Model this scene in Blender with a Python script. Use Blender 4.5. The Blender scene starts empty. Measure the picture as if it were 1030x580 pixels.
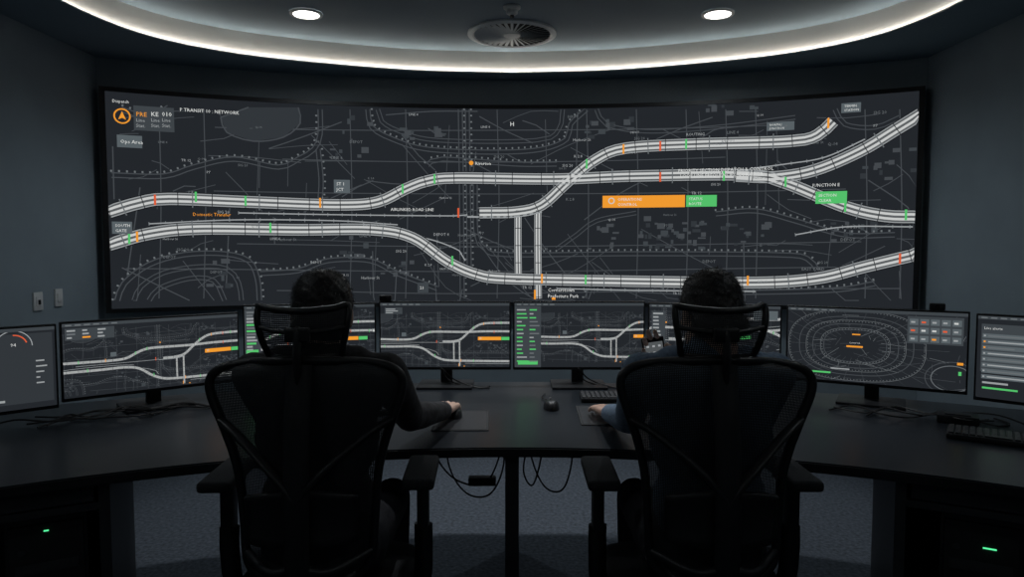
import bpy, bmesh, math, random
import numpy as np
from mathutils import Vector, Matrix, Euler
random.seed(7)
sc = bpy.context.scene
try:
    sc.view_settings.view_transform = 'Standard'
    sc.view_settings.look = 'None'
except Exception: pass
COL = sc.collection
# ------------------------------------------------------------------ materials
def mat(name, col, rough=.6, metal=0., noise=0., nscale=40., bump=0., emit=None, estr=0., spec=.5):
    m = bpy.data.materials.new(name); m.use_nodes = True
    nt = m.node_tree; b = nt.nodes['Principled BSDF']
    b.inputs['Base Color'].default_value = (*col, 1)
    b.inputs['Roughness'].default_value = rough
    b.inputs['Metallic'].default_value = metal
    b.inputs['Specular IOR Level'].default_value = spec
    if emit:
        b.inputs['Emission Color'].default_value = (*emit, 1)
        b.inputs['Emission Strength'].default_value = estr
    if noise or bump:
        tc = nt.nodes.new('ShaderNodeTexCoord')
        n = nt.nodes.new('ShaderNodeTexNoise'); n.inputs['Scale'].default_value = nscale
        n.inputs['Detail'].default_value = 4
        nt.links.new(tc.outputs['Object'], n.inputs['Vector'])
        if noise:
            r = nt.nodes.new('ShaderNodeValToRGB')
            r.color_ramp.elements[0].position = .3; r.color_ramp.elements[1].position = .7
            r.color_ramp.elements[0].color = (*[c*(1-noise) for c in col], 1)
            r.color_ramp.elements[1].color = (*[min(1, c*(1+noise)) for c in col], 1)
            nt.links.new(n.outputs['Fac'], r.inputs['Fac'])
            nt.links.new(r.outputs['Color'], b.inputs['Base Color'])
        if bump:
            bp = nt.nodes.new('ShaderNodeBump'); bp.inputs['Strength'].default_value = bump
            bp.inputs['Distance'].default_value = .004
            nt.links.new(n.outputs['Fac'], bp.inputs['Height'])
            nt.links.new(bp.outputs['Normal'], b.inputs['Normal'])
    return m
def emat(name, col, s=1.0):
    m = bpy.data.materials.new(name); m.use_nodes = True
    nt = m.node_tree; nt.nodes.clear()
    e = nt.nodes.new('ShaderNodeEmission'); o = nt.nodes.new('ShaderNodeOutputMaterial')
    e.inputs['Color'].default_value = (*col, 1); e.inputs['Strength'].default_value = s
    nt.links.new(e.outputs[0], o.inputs[0]); return m
def meshmat(name, col, k, opac):
    m = bpy.data.materials.new(name); m.use_nodes = True
    nt = m.node_tree; b = nt.nodes['Principled BSDF']; b.inputs['Base Color'].default_value = (*col, 1)
    b.inputs['Roughness'].default_value = .6
    out = nt.nodes['Material Output']
    tr = nt.nodes.new('ShaderNodeBsdfTransparent'); mx = nt.nodes.new('ShaderNodeMixShader')
    tc = nt.nodes.new('ShaderNodeTexCoord'); sp = nt.nodes.new('ShaderNodeSeparateXYZ')
    nt.links.new(tc.outputs['Object'], sp.inputs[0])
    def band(o):
        a = nt.nodes.new('ShaderNodeMath'); a.operation = 'MULTIPLY'; a.inputs[1].default_value = k
        nt.links.new(o, a.inputs[0])
        s = nt.nodes.new('ShaderNodeMath'); s.operation = 'SINE'; nt.links.new(a.outputs[0], s.inputs[0])
        g = nt.nodes.new('ShaderNodeMath'); g.operation = 'GREATER_THAN'; g.inputs[1].default_value = opac
        nt.links.new(s.outputs[0], g.inputs[0]); return g.outputs[0]
    mm = nt.nodes.new('ShaderNodeMath'); mm.operation = 'MAXIMUM'
    nt.links.new(band(sp.outputs['X']), mm.inputs[0]); nt.links.new(band(sp.outputs['Z']), mm.inputs[1])
    nt.links.new(mm.outputs[0], mx.inputs[0]); nt.links.new(tr.outputs[0], mx.inputs[1]); nt.links.new(b.outputs[0], mx.inputs[2])
    nt.links.new(mx.outputs[0], out.inputs[0]); return m

M_wall = mat('wall_paint', (.27,.325,.365), .85, noise=.06, nscale=3, bump=.05)
M_ceil = mat('ceiling_paint', (.22,.285,.33), .8, noise=.04, nscale=2)
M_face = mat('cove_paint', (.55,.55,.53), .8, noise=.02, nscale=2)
M_soff = mat('soffit_paint', (.20,.27,.32), .8, noise=.04, nscale=2)
M_carpet = mat('carpet', (.056,.068,.086), .95, noise=.5, nscale=55, bump=.6)
M_desk = mat('desk_laminate', (.014,.018,.023), .30, noise=.2, nscale=60, bump=.03)
M_cab = mat('cabinet_dark', (.022,.026,.031), .55, noise=.1)
M_alu = mat('aluminium_trim', (.5,.52,.54), .35, metal=.8, noise=.05)
M_blk = mat('black_plastic', (.010,.011,.013), .42, noise=.15)
M_blkm = mat('black_matte', (.010,.011,.013), .7, noise=.2)
M_key = mat('key_plastic', (.035,.037,.041), .4, noise=.1)
M_fab = mat('seat_fabric', (.014,.016,.019), .9, noise=.3, nscale=300, bump=.3)
M_mesh = meshmat('chair_mesh', (.018,.021,.025), 1500., -.35)
M_hmesh = meshmat('headrest_mesh', (.02,.022,.026), 1300., .1)
M_white = mat('white_plastic', (.7,.7,.69), .5, noise=.03)
M_steel = mat('chrome', (.5,.5,.52), .2, metal=1., noise=.03)
M_skin = mat('skin', (.68,.45,.35), .45, noise=.12, nscale=30, bump=.1)
M_skin2 = mat('skin_darker', (.64,.42,.33), .45, noise=.12, nscale=30, bump=.1)
M_hair = mat('hair_dark', (.009,.008,.008), .45, noise=.4, nscale=200)
M_shirtA = mat('shirt_charcoal', (.028,.027,.031), .85, noise=.75, nscale=38, bump=.3)
M_shirtB = mat('shirt_blue_grey', (.17,.24,.34), .85, noise=.25, nscale=90, bump=.3)
M_trous = mat('trousers_dark', (.015,.016,.022), .85, noise=.2, nscale=80, bump=.3)
M_shoe = mat('shoe_leather', (.012,.011,.010), .4, noise=.2)
M_eye = mat('eye_white', (.75,.73,.70), .2, noise=.02)
M_iris = mat('iris_brown', (.03,.015,.008), .2, noise=.1)
M_dark = mat('dark_void', (.006,.006,.007), .8, noise=.1)
M_cable = mat('cable_rubber', (.012,.012,.013), .55, noise=.1)
E_led = emat('led_tape_glow', (1., .92, .82), 19.)
E_down = emat('downlight_glow', (1., .97, .92), 12.)
E_grn = emat('led_green', (.1, .9, .35), 1.2)
# display palette (display-referred emission)
D = {}
def dcol(n, rgb, s=1.): 
    D[n] = emat('display_'+n, tuple((c/255)**2.2 for c in rgb), s)
dcol('bg', (40,43,47)); dcol('area', (53,57,61)); dcol('faint', (69,73,77)); dcol('mid', (102,107,110))
dcol('lite', (150,154,156)); dcol('road', (92,95,97)); dcol('white', (198,200,199)); dcol('text', (216,218,216)); dcol('dark', (29,31,34)); dcol('tie',(52,54,57))
dcol('orange', (238,152,52)); dcol('green', (84,190,106)); dcol('red', (218,92,58)); dcol('panel', (88,96,100))
dcol('panel2', (64,69,73))
# ------------------------------------------------------------------ mesh builder
def empty(name, loc=(0,0,0), rz=0.):
    e = bpy.data.objects.new(name, None); e.location = loc; e.rotation_euler = (0,0,rz)
    e.empty_display_size = .1; COL.objects.link(e); return e
class MB:
    def __init__(s): s.v=[]; s.f=[]; s.m=[]; s.mats=[]
    def mi(s, m):
        if m not in s.mats: s.mats.append(m)
        return s.mats.index(m)
    def add(s, vs, fs, m, M=None):
        o = len(s.v)
        for v in vs:
            v = Vector(v)
            if M is not None: v = M @ v
            s.v.append(tuple(v))
        i = s.mi(m)
        for f in fs: s.f.append(tuple(o+k for k in f)); s.m.append(i)
    def box(s, c, size, m, rot=(0,0,0), bev=0., seg=2, M=None):
        bm = bmesh.new(); bmesh.ops.create_cube(bm, size=1.)
        for v in bm.verts: v.co = Vector((v.co.x*size[0], v.co.y*size[1], v.co.z*size[2]))
        if bev: bmesh.ops.bevel(bm, geom=bm.edges[:], offset=bev, segments=seg, affect='EDGES', profile=.6)
        T = Matrix.Translation(c) @ Euler(rot).to_matrix().to_4x4()
        if M is not None: T = M @ T
        bm.verts.index_update()
        s.add([v.co.copy() for v in bm.verts], [[v.index for v in f.verts] for f in bm.faces], m, T); bm.free()
    def tube(s, pts, r, m, n=10, closed=False, sq=None, M=None):
        pts = [Vector(p) for p in pts]; N = len(pts)
        rr = r if isinstance(r, (list,tuple)) else [r]*N
        vs=[]; fs=[]; prev=None
        for i,p in enumerate(pts):
            if closed: t = pts[(i+1)%N]-pts[i-1]
            else: t = pts[min(i+1,N-1)]-pts[max(i-1,0)]
            t.normalize()
            if prev is None:
                a = Vector((0,0,1)) if abs(t.z)<.9 else Vector((1,0,0))
                u = a.cross(t).normalized()
            else:
                u = (prev - t*prev.dot(t)).normalized()
            prev = u; w = t.cross(u)
            for k in range(n):
                a = 2*math.pi*k/n
                cu, cw = math.cos(a), math.sin(a)
                if sq: cu*=sq[0]; cw*=sq[1]
                vs.append(p + u*cu*rr[i] + w*cw*rr[i])
        R = N if closed else N-1
        for i in range(R):
            for k in range(n):
                a=i*n+k; b=i*n+(k+1)%n; j=(i+1)%N
                fs.append((a,b,j*n+(k+1)%n,j*n+k))
        if not closed:
            fs.append(tuple(range(n))[::-1]); fs.append(tuple((N-1)*n+k for k in range(n)))
        s.add(vs, fs, m, M)
    def cyl(s, c, r, h, m, n=24, axis='Z', r2=None, M=None):
        d = {'Z':Vector((0,0,1)),'X':Vector((1,0,0)),'Y':Vector((0,1,0))}[axis]*h/2
        c = Vector(c); s.tube([c-d, c+d], [r, r if r2 is None else r2], m, n, M=M)
    def ell(s, c, rad, m, n=20, M=None):
        vs=[];fs=[]; rows=n//2
        for i in range(rows+1):
            th=math.pi*i/rows
            for k in range(n):
                a=2*math.pi*k/n
                vs.append((c[0]+rad[0]*math.sin(th)*math.cos(a), c[1]+rad[1]*math.sin(th)*math.sin(a), c[2]+rad[2]*math.cos(th)))
        for i in range(rows):
            for k in range(n):
                fs.append((i*n+k,(i+1)*n+k,(i+1)*n+(k+1)%n,i*n+(k+1)%n))
        s.add(vs,fs,m,M)
    def obj(s, name, parent=None, smooth=True, ang=35, loc=None):
        me = bpy.data.meshes.new(name); me.from_pydata(s.v, [], s.f)
        for m in s.mats: me.materials.append(m)
        me.polygons.foreach_set('material_index', s.m); me.update()
        if smooth:
            me.polygons.foreach_set('use_smooth', [True]*len(me.polygons))
            me.set_sharp_from_angle(angle=math.radians(ang))
        o = bpy.data.objects.new(name, me); COL.objects.link(o)
        if parent: o.parent = parent
        if loc: o.location = loc
        return o
def crom(P, step=None, n=12):
    P=[Vector(p) for p in P]; out=[]
    Q=[P[0]*2-P[1]]+P+[P[-1]*2-P[-2]]
    for i in range(1,len(Q)-2):
        a,b,c,d=Q[i-1:i+3]
        k = n if step is None else max(1,int((c-b).length/step))
        for j in range(k):
            t=j/k
            out.append(.5*((2*b)+(c-a)*t+(2*a-5*b+4*c-d)*t*t+(3*b-a-3*c+d)*t**3))
    out.append(P[-1]); return out
# ------------------------------------------------------------------ camera
FPX=700.; PITCH=math.atan(40/FPX); CZ=1.38
cam = bpy.data.cameras.new('camera'); co = bpy.data.objects.new('camera', cam); COL.objects.link(co)
cam.sensor_width=36; cam.lens=36*FPX/1030; co.location=(0,0,CZ); co.rotation_euler=(math.pi/2-PITCH,0,0)
cam.clip_start=.05; sc.camera=co
# ------------------------------------------------------------------ room shell
CY=-1.2; RS=6.87; RW=6.95; ZS=2.75; ZC=2.92; HWX=2.985; YB=-1.8
NA=40
amax=math.asin(HWX/RW)
def arc(R, a, cy=CY): return (R*math.sin(a), cy+R*math.cos(a))
front=[arc(RW,-amax+2*amax*i/NA) for i in range(NA+1)]
b=MB(); vs=[];fs=[]
for R in (RW,RW+.15):
    for i in range(NA+1):
        a=-amax+2*amax*i/NA; x,y=arc(R,a); vs += [(x,y,0),(x,y,ZS+.2)]
n=NA+1
for i in range(NA):
    a=2*i; fs.append((a,a+2,a+3,a+1)); o=2*n; fs.append((o+a,o+a+1,o+a+3,o+a+2)); fs.append((a+1,a+3,o+a+3,o+a+1)); fs.append((a,o+a,o+a+2,a+2))
b.add(vs,fs,M_wall); b.obj('wall_front',ang=60)
YE=front[0][1]
for nm,sx in (('wall_left',-1),('wall_right',1)):
    b=MB(); b.box((sx*(HWX+.075),(YE+.12+YB)/2,(ZS+.2)/2),(.15,YE+.12-YB,ZS+.2),M_wall); b.obj(nm)
b=MB(); b.box((0,YB-.075,(ZS+.2)/2),(2*HWX+.3,.15,ZS+.2),M_wall); b.obj('wall_back')
b=MB(); b.box((0,2.1,-.05),(6.6,8.4,.1),M_carpet); b.obj('floor')
for nm,sx in (('baseboard_left',-1),('baseboard_right',1)):
    b=MB(); b.box((sx*(HWX-.008),(YE+YB)/2,.05),(.016,YE-YB-.1,.1),M_blkm,bev=.003); b.obj(nm)
b=MB(); 
b.tube([(*arc(RW-.012,-amax*.985+2*amax*.985*i/NA),.05) for i in range(NA+1)],.05,M_blkm,n=4,sq=(.2,1.2)); 
b.obj('baseboard_front')
# ceiling : soffit ring, cove face, tray
half=crom([(-2.53,3.0,0),(-2.53,3.7,0),(-2.50,4.2,0),(-2.36,4.62,0),(-2.05,4.95,0),(-1.6,5.20,0),(-.8,5.47,0),(0,5.56,0)],n=6)[6:]
inner=[(p.x,p.y) for p in half]+[(-p.x,p.y) for p in reversed(half[:-1])]
NI=len(inner)
outer=[(arc(RW,-amax+2*amax*i/(NI-1))) for i in range(NI)]
inner+= [(2.53,YB+.5),(-2.53,YB+.5)]; outer+=[(HWX,YB),(-HWX,YB)]
N=len(inner)
b=MB()
b.add([(x,y,ZS) for x,y in outer]+[(x,y,ZS) for x,y in inner],[(i,(i+1)%N,N+(i+1)%N,N+i) for i in range(N)],M_soff)
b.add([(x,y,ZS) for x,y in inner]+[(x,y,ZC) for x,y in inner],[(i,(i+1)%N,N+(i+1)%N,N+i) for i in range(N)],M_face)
b.add([(x,y,ZC) for x,y in inner],[tuple(range(N))],M_ceil)
b.obj('ceiling',smooth=False)
cen=Vector((0,2.2))
def inset(x,y,d):
    v=Vector((x,y)); k=(cen-v); k.normalize(); return v+k*d
b=MB(); ii=[inset(x,y,.006) for x,y in inner]; jj=[inset(x,y,.022) for x,y in inner]
b.add([(p.x,p.y,ZS+.009) for p in ii]+[(p.x,p.y,ZS+.009) for p in jj],[(i,(i+1)%N,N+(i+1)%N,N+i) for i in range(N)],E_led)
b.obj('led_strip_light',smooth=False)
b=MB(); i0=[inset(x,y,-.005) for x,y in inner]; i1=[inset(x,y,.034) for x,y in inner]
vs=[(p.x,p.y,ZS-.006) for p in i0]+[(p.x,p.y,ZS-.006) for p in i1]+[(p.x,p.y,ZS+.006) for p in i1]+[(p.x,p.y,ZS+.006) for p in i0]
fs=[]
for i in range(N):
    j=(i+1)%N
    for r in range(4): fs.append((r*N+i,r*N+j,((r+1)%4)*N+j,((r+1)%4)*N+i))
b.add(vs,fs,M_soff); b.obj('trim_1',smooth=False)
# front downlights, then unseen fill lamps added to light the hands and room
for x,y,en,sp in ((-1.35,4.66,36,150),(1.35,4.66,36,150),(-.60,3.2,75,66),(.60,3.2,75,66),(-1.9,1.9,6,150),(1.9,1.9,6,150),(-1.35,-.3,6,150),(1.35,-.3,6,150)):
    e=empty('downlight_or_fill',(x,y,ZC))
    b=MB(); 
    ring=[(.105,-.001),(.105,-.010),(.085,-.012),(.080,-.004)]
    vs=[];n=32
    for r,z in ring:
        for k in range(n): a=2*math.pi*k/n; vs.append((r*math.cos(a),r*math.sin(a),z))
    fs=[(q*n+k,q*n+(k+1)%n,(q+1)*n+(k+1)%n,(q+1)*n+k) for q in range(3) for k in range(n)]
    b.add(vs,fs,M_white); b.obj('trim_ring',e)
    b=MB(); b.cyl((0,0,-.005),.082,.004,E_down,n=32); b.obj('lens',e)
    L=bpy.data.lights.new('lamp','SPOT'); L.energy=en; L.spot_size=math.radians(sp); L.spot_blend=.8 if sp>100 else .45; L.shadow_soft_size=.07; L.color=(.80,.92,1) if sp>100 else (.94,.97,1)
    lo=bpy.data.objects.new('lamp',L); COL.objects.link(lo); lo.parent=e; lo.location=(0,0,-.03)
# swirl diffuser
e=empty('ceiling_air_diffuser',(0,5.08,ZC)); b=MB()
def revolve(b,prof,m,n=48,M=None):
    vs=[]
    for r,z in prof:
        for k in range(n): a=2*math.pi*k/n; vs.append((r*math.cos(a),r*math.sin(a),z))
    b.add(vs,[(q*n+k,q*n+(k+1)%n,(q+1)*n+(k+1)%n,(q+1)*n+k) for q in range(len(prof)-1) for k in range(n)],m,M)
revolve(b,[(.315,-.001),(.315,-.012),(.285,-.020),(.27,-.012),(.27,-.006),(.0001,-.006)],M_blkm)
M_vent=mat('vent_paint',(.58,.62,.64),.6,noise=.05)
revolve(b,[(.318,-.001),(.318,-.014),(.285,-.022),(.272,-.014)],M_vent)
revolve(b,[(.065,-.008),(.06,-.02),(.0001,-.024)],M_vent)
for k in range(36):
    a=2*math.pi*k/36
    T=Matrix.Rotation(a,4,'Z')@Matrix.Translation((.168,0,-.014))@Matrix.Rotation(math.radians(24),4,'X')
    b.box((0,0,0),(.205,.020,.002),M_vent,M=T)
b.obj('swirl_plate',e)
e=empty('smoke_detector',(0,4.53,ZC)); b=MB()
revolve(b,[(.055,-.001),(.055,-.012),(.045,-.02),(.04,-.022)],M_white,32); revolve(b,[(.04,-.022),(.036,-.045),(.02,-.055),(.0001,-.056)],M_white,32)
b.cyl((0,0,-.06),.012,.02,M_blk,n=16); b.obj('housing',e)
# wall switches
for y,z,w in ((4.36,1.05,.085),(4.56,1.06,.075)):
    e=empty('wall_switch',(-HWX,y,z)); b=MB()
    b.box((.006,0,0),(.012,w,.115),M_white,bev=.004); b.box((.014,0,0),(.006,w*.55,.06),M_white,bev=.002)
    if w>.08: b.box((.018,0,-.005),(.004,.022,.03),M_blk,bev=.001)
    b.obj('switch_plate',e)
# ------------------------------------------------------------------ display canvas
_tc={}
def textmesh(s):
    if s in _tc: return _tc[s]
    c=bpy.data.curves.new('t','FONT'); c.body=s; c.size=1.; c.resolution_u=1
    o=bpy.data.objects.new('t',c); COL.objects.link(o)
    dg=bpy.context.evaluated_depsgraph_get(); me=o.evaluated_get(dg).to_mesh()
    v=[(p.co.x,p.co.y) for p in me.vertices]; f=[tuple(p.vertices) for p in me.polygons]
    o.evaluated_get(dg).to_mesh_clear(); bpy.data.objects.remove(o); bpy.data.curves.remove(c)
    _tc[s]=(v,f); return v,f
class Canvas:
    def __init__(s,mapf,W,H): s.mapf=mapf; s.W=W; s.H=H; s.b=MB(); s.k=1.; s.ox=0; s.oy=0; s.cl=(0,0,W,H); s.lift=1.
    def T(s,k=1.,ox=0,oy=0,cl=None): s.k=k; s.ox=ox; s.oy=oy; s.cl=cl or (0,0,s.W,s.H)
    def pt(s,p): return (p[0]*s.k+s.ox,p[1]*s.k+s.oy)
    def poly(s,pts,m,L):
        q=[s.pt(p) for p in pts]
        x0,y0,x1,y1=s.cl
        if any(a<x0-1e-5 or a>x1+1e-5 or c<y0-1e-5 or c>y1+1e-5 for a,c in q):
            if all(a<x0 or a>x1 or c<y0 or c>y1 for a,c in q): return
            q=[(min(max(a,x0),x1),min(max(c,y0),y1)) for a,c in q]
        s.b.add([s.mapf(a,c,L) for a,c in q],[tuple(range(len(q)))],D[m])
    def rect(s,x0,y0,x1,y1,m,L):
        n=max(1,int(abs(x1-x0)*s.k/.12))
        for i in range(n):
            a=x0+(x1-x0)*i/n; c=x0+(x1-x0)*(i+1)/n
            s.poly([(a,y0),(c,y0),(c,y1),(a,y1)],m,L)
    def line(s,P,w,m,L,off=0.):
        P=[Vector((p[0],p[1])) for p in P]; N=len(P); l=[];r=[]
        for i in range(N):
            t=P[min(i+1,N-1)]-P[max(i-1,0)]
            if t.length<1e-9: t=Vector((1,0))
            t.normalize(); nn=Vector((-t.y,t.x))
            l.append(P[i]+nn*(off+w/2)); r.append(P[i]+nn*(off-w/2))
        for i in range(N-1): s.poly([r[i],r[i+1],l[i+1],l[i]],m,L)
    def ticks(s,P,gap,w,h,m,L,off=0.,ph=0.):
        P=[Vector((p[0],p[1])) for p in P]; acc=ph
        for i in range(len(P)-1):
            d=P[i+1]-P[i]; ln=d.length
            if ln<1e-9: continue
            t=d/ln; nn=Vector((-t.y,t.x))
            while acc<ln:
                c=P[i]+t*acc+nn*off
                s.poly([c-t*w/2-nn*h/2,c+t*w/2-nn*h/2,c+t*w/2+nn*h/2,c-t*w/2+nn*h/2],m,L); acc+=gap
            acc-=ln
    def text(s,t,x,y,h,m,L):
        v,f=textmesh(t); k=h/.72
        for q in f: s.poly([(x+v[i][0]*k,y+v[i][1]*k) for i in q],m,L)
    def disc(s,x,y,r,m,L,n=16,a0=0,a1=2*math.pi): s.poly([(x+r*math.cos(a0+(a1-a0)*i/n),y+r*math.sin(a0+(a1-a0)*i/n)) for i in range(n)],m,L)
    def ring(s,x,y,r,w,m,L,n=40,ry=None,a0=0,a1=2*math.pi):
        ry=ry or r
        s.line([(x+r*math.cos(a0+(a1-a0)*i/n),y+ry*math.sin(a0+(a1-a0)*i/n)) for i in range(n+1)],w,m,L)
ZB0=.945; ZB1=2.50
HALF=math.asin(2.90/RS); SW=2*HALF*RS; SH=ZB1-ZB0
def img_to_display(px,py):   # image pixels, cast from the camera -> metres along / up the curved display
    dv=(290-py)/FPX; c,s_=math.cos(PITCH),math.sin(PITCH)
    d=((px-515)/FPX, c+dv*s_, -s_+dv*c)
    A=d[0]**2+d[1]**2; B=-2*d[1]*CY; C=CY*CY-RS*RS
    t=(-B+math.sqrt(B*B-4*A*C))/(2*A)
    return (RS*math.atan2(d[0]*t,d[1]*t-CY)+SW/2, CZ+d[2]*t-ZB0)
def S(L,step=.05): return crom([(*img_to_display(*p),0) for p in L],step=step)
PXM=1/127.
ROADS=[
 [(109,213),(140,204),(170,200),(250,203),(340,206),(380,203),(408,190),(430,182),(460,179),(560,180),(640,177),(750,176),(790,184),(850,208),(890,217),(926,218)],
 [(482,214),(520,213),(545,206),(572,182),(600,160),(630,149),(700,145),(795,142),(822,136),(838,122)],
 [(740,177),(780,178),(820,171),(865,152),(900,131),(926,115)],
 [(109,246),(150,235),(200,230),(300,231),(375,231),(415,239),(450,263),(480,276),(510,280),(600,282),(750,284),(820,280),(870,268),(925,255)]]
def draw_map(cv,full=True,rw=1.):
    rnd=random.Random(3)
    cv.poly([img_to_display(*p) for p in [(222,118),(250,108),(300,108),(302,124),(285,138),(255,142),(228,133)]],'area',1)
    for P in [[(222,118),(250,108)],[(222,118),(228,133),(255,142),(285,138),(302,124),(300,108)]]: cv.line(S(P),.010,'faint',2)
    # faint streets
    for i in range(130):
        x=rnd.uniform(112,925); y=rnd.uniform(110,300); a=rnd.choice([0,math.pi/2,0,math.pi/2,.5,-.5,.9,-.3])+rnd.gauss(0,.06)
        l=rnd.uniform(15,100); P=[(x,y),(x+l*.5*math.cos(a),y+l*.5*math.sin(a)+rnd.gauss(0,2)),(x+l*math.cos(a),y+l*math.sin(a))]
        P=[(min(max(p[0],112),924),min(max(p[1],112),302)) for p in P]
        cv.line(S(P,.1),rnd.choice([.005,.006,.008]),'faint',1)
    for x in (160,205,352,408,500,590,640,690,730,760,870,905):
        cv.line(S([(x,110),(x+2,205),(x,300)],.1),.007,'faint',1)
    for y in (128,160,192,245,270,292): cv.line(S([(112+rnd.random()*200,y),(500,y+3),(925-rnd.random()*200,y-2)],.1),.007,'faint',1)
    for x0,y0,w,h,nn in ((640,222,66,30,40),(205,262,40,30,10),(575,122,60,18,14),(340,240,30,20,8),(830,225,50,20,12),(700,105,60,12,10),(380,262,40,20,10),(860,150,60,40,12),(720,225,50,30,16),(590,225,30,30,10),(330,120,40,40,10),(400,118,50,25,12)):
        for i in range(nn):
            x=x0+rnd.random()*w; y=y0+rnd.random()*h; a=rnd.uniform(2,8)*PXM; c=rnd.uniform(1.5,6)*PXM
            X,Y=img_to_display(x,y); cv.rect(X,Y,X+a,Y+c,rnd.choice(['faint','area','faint','panel2']),2)
    # dotted perimeter roads
    dots=[[(112,176),(165,177),(195,168),(235,160),(280,168),(300,160),(316,150),(322,135),(322,110)],
          [(122,110),(150,118),(170,108)],[(320,150),(323,180),(322,200)],
          [(370,110),(374,128),(395,140),(430,150),(500,153),(545,150),(570,140),(574,125),(590,110)],
          [(463,110),(464,180),(465,300)],[(470,110),(471,180),(472,270)],
          [(478,184),(479,235),(488,250),(510,256),(640,255),(780,256),(812,260),(822,272)],
          [(118,302),(125,285),(150,266),(185,256),(225,255),(250,262),(259,280),(261,302)],
          [(430,166),(445,160),(520,165),(560,165)],[(262,275),(300,272),(330,262),(372,262),(400,275),(440,290)],
          [(590,300),(594,290),(700,294),(830,292),(880,285)],[(720,215),(760,212),(800,222),(850,236),(900,236)]]
    plain=[[(135,302),(142,288),(165,274),(200,268),(228,270),(240,284),(243,302)],[(560,250),(580,236),(600,222),(640,214)],[(840,110),(850,125),(880,128),(905,118)],[(600,110),(610,125),(650,132),(720,128),(800,118)],
           [(150,302),(160,290),(190,280),(215,282),(226,302)],[(380,110),(384,122),(402,132),(440,141),(540,141),(562,130),(566,110)]]
    for P in dots:
        Q=S(P); cv.line(Q,.008,'faint',2,off=.016); cv.line(Q,.008,'faint',2,off=-.016); cv.ticks(Q,.050,.012,.015,'mid',3,off=.030)
    for P in plain:
        Q=S(P); cv.line(Q,.007,'faint',2,off=.014); cv.line(Q,.007,'faint',2,off=-.014)
    # bright thin roads
    for P in [[(240,214),(350,216),(458,217),(470,216)],[(385,234),(430,240),(462,252),(468,262)],[(150,225),(240,221),(340,222),(400,226)],
              [(560,290),(650,292),(760,293)],[(735,172),(790,165),(830,158),(870,140)],[(800,236),(850,228),(918,228)]]:
        Q=S(P); cv.line(Q,.009,'lite',4)
        cv.ticks(Q,.11,.007,.026,'mid',4)
    def track(Q,w,L):
        cv.line(Q,w*1.15,'dark',L); cv.line(Q,w,'road',L+1); cv.line(Q,w*.20,'white',L+2,off=w*.19); cv.line(Q,w*.20,'white',L+2,off=-w*.19)
        cv.line(Q,w*.08,'lite',L+2,off=w*.46); cv.line(Q,w*.08,'lite',L+2,off=-w*.46)
    for x in (521,541):
        Q=S([(x,212),(x,246),(x+.5,300 if x==541 else 284)]); track(Q,.058*rw,4); cv.ticks(Q,.14,.006,.05,'tie',7)
    Q=S([(470,218),(516,218),(545,213)]); cv.line(Q,.014,'lite',6)
    for P in ROADS:
        Q=S(P); track(Q,.090*rw,5)
        cv.ticks(Q,.235,.006,.090*rw,'tie',8); cv.ticks(Q,.47,.008,.125*rw,'mid',8,ph=.1)
    for x,y,c in ((156,201,'red'),(197,198,'green'),(247,202,'green'),(322,204,'orange'),(461,214,'red'),(437,180,'green'),(627,150,'orange'),(664,147,'red'),(664,178,'red'),(690,145,'green'),
                  (590,165,'green'),(833,124,'orange'),(905,260,'red'),(911,216,'green'),(752,282,'orange'),(589,281,'green'),(545,280,'orange'),(272,229,'green'),
                  (130,240,'green'),(850,208,'green'),(728,177,'green'),(790,183,'green'),(405,190,'green'),(538,296,'orange'),(455,262,'green'),(138,238,'orange')):
        X,Y=img_to_display(x,y); cv.rect(X-.007,Y-.038,X+.008,Y+.038,c,9)
    # labels
    def lab(x0,y0,x1,y1,c,L=9,txt=None,tc='text',rows=2):
        a=img_to_display(x0,y1); d=img_to_display(x1,y0); cv.rect(a[0],a[1],d[0],d[1],c,L)
        if txt and full:
            h=(d[1]-a[1]); 
            for r in range(rows): cv.text(txt[r%len(txt)],a[0]+.02+(.10 if c=='orange' else 0),d[1]-h*(.43+.42*r) if rows>1 else a[1]+h*.34,h*(.24 if rows>1 else .30),tc,L+1)
    lab(606,196,689,209,'orange',txt=['OPERATIONS','CONTROL']); X,Y=img_to_display(615,202); cv.ring(X,Y,.022,.008,'white',10,n=14)
    lab(690,196,721,208,'green',txt=['STATUS','ROUTE']); lab(820,192,852,205,'green',txt=['SECTION','CLEAR'])
    lab(336,181,352,194,'panel',txt=['ST 1','JCT']); lab(846,103,866,114,'panel',txt=['TERMIN.','STATION'])
    lab(771,122,799,132,'panel',txt=['NORTH J','JUNCTION']); lab(113,223,133,235,'panel',txt=['SOUTH','GATE'])
    lab(118,137,143,148,'panel',txt=['Ops Area'],rows=1); lab(420,284,431,294,'panel2',txt=['21'],rows=1)
    def tx(t,x,y,h,c='lite'):
        if full: X,Y=img_to_display(x,y); cv.text(t,X,Y,h*PXM*.72,c,11)
    tx('P TRANSIT 10 : NETWORK',181,112,4.4,'text'); tx('PRIORITY SECTION DISPATCH & CONTROL',682,173.5,4.6,'text'); tx('LOOP LINE FREQUENCIES, CORRIDOR',684,178.5,4.6,'text')
    tx('AIRLINKED ROAD LINE',393,212,4.2,'text'); tx('Domestic Transfer',194,217,4.4,'orange'); tx('Cornerstown',551,293,5,'text'); tx('Prefecture Park',551,299,5,'text')
    tx('Riverton',478,166,4.6,'text'); tx('JUNCTION E',817,188,4.2,'text'); tx('ROUTING',690,137,4); tx('H',513,127,6,'text'); tx('Bayview Drive',365,227,4); tx('DEPOT 4',436,237,4)
    X,Y=img_to_display(474,164); cv.disc(X,Y,.018,'orange',9)
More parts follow.
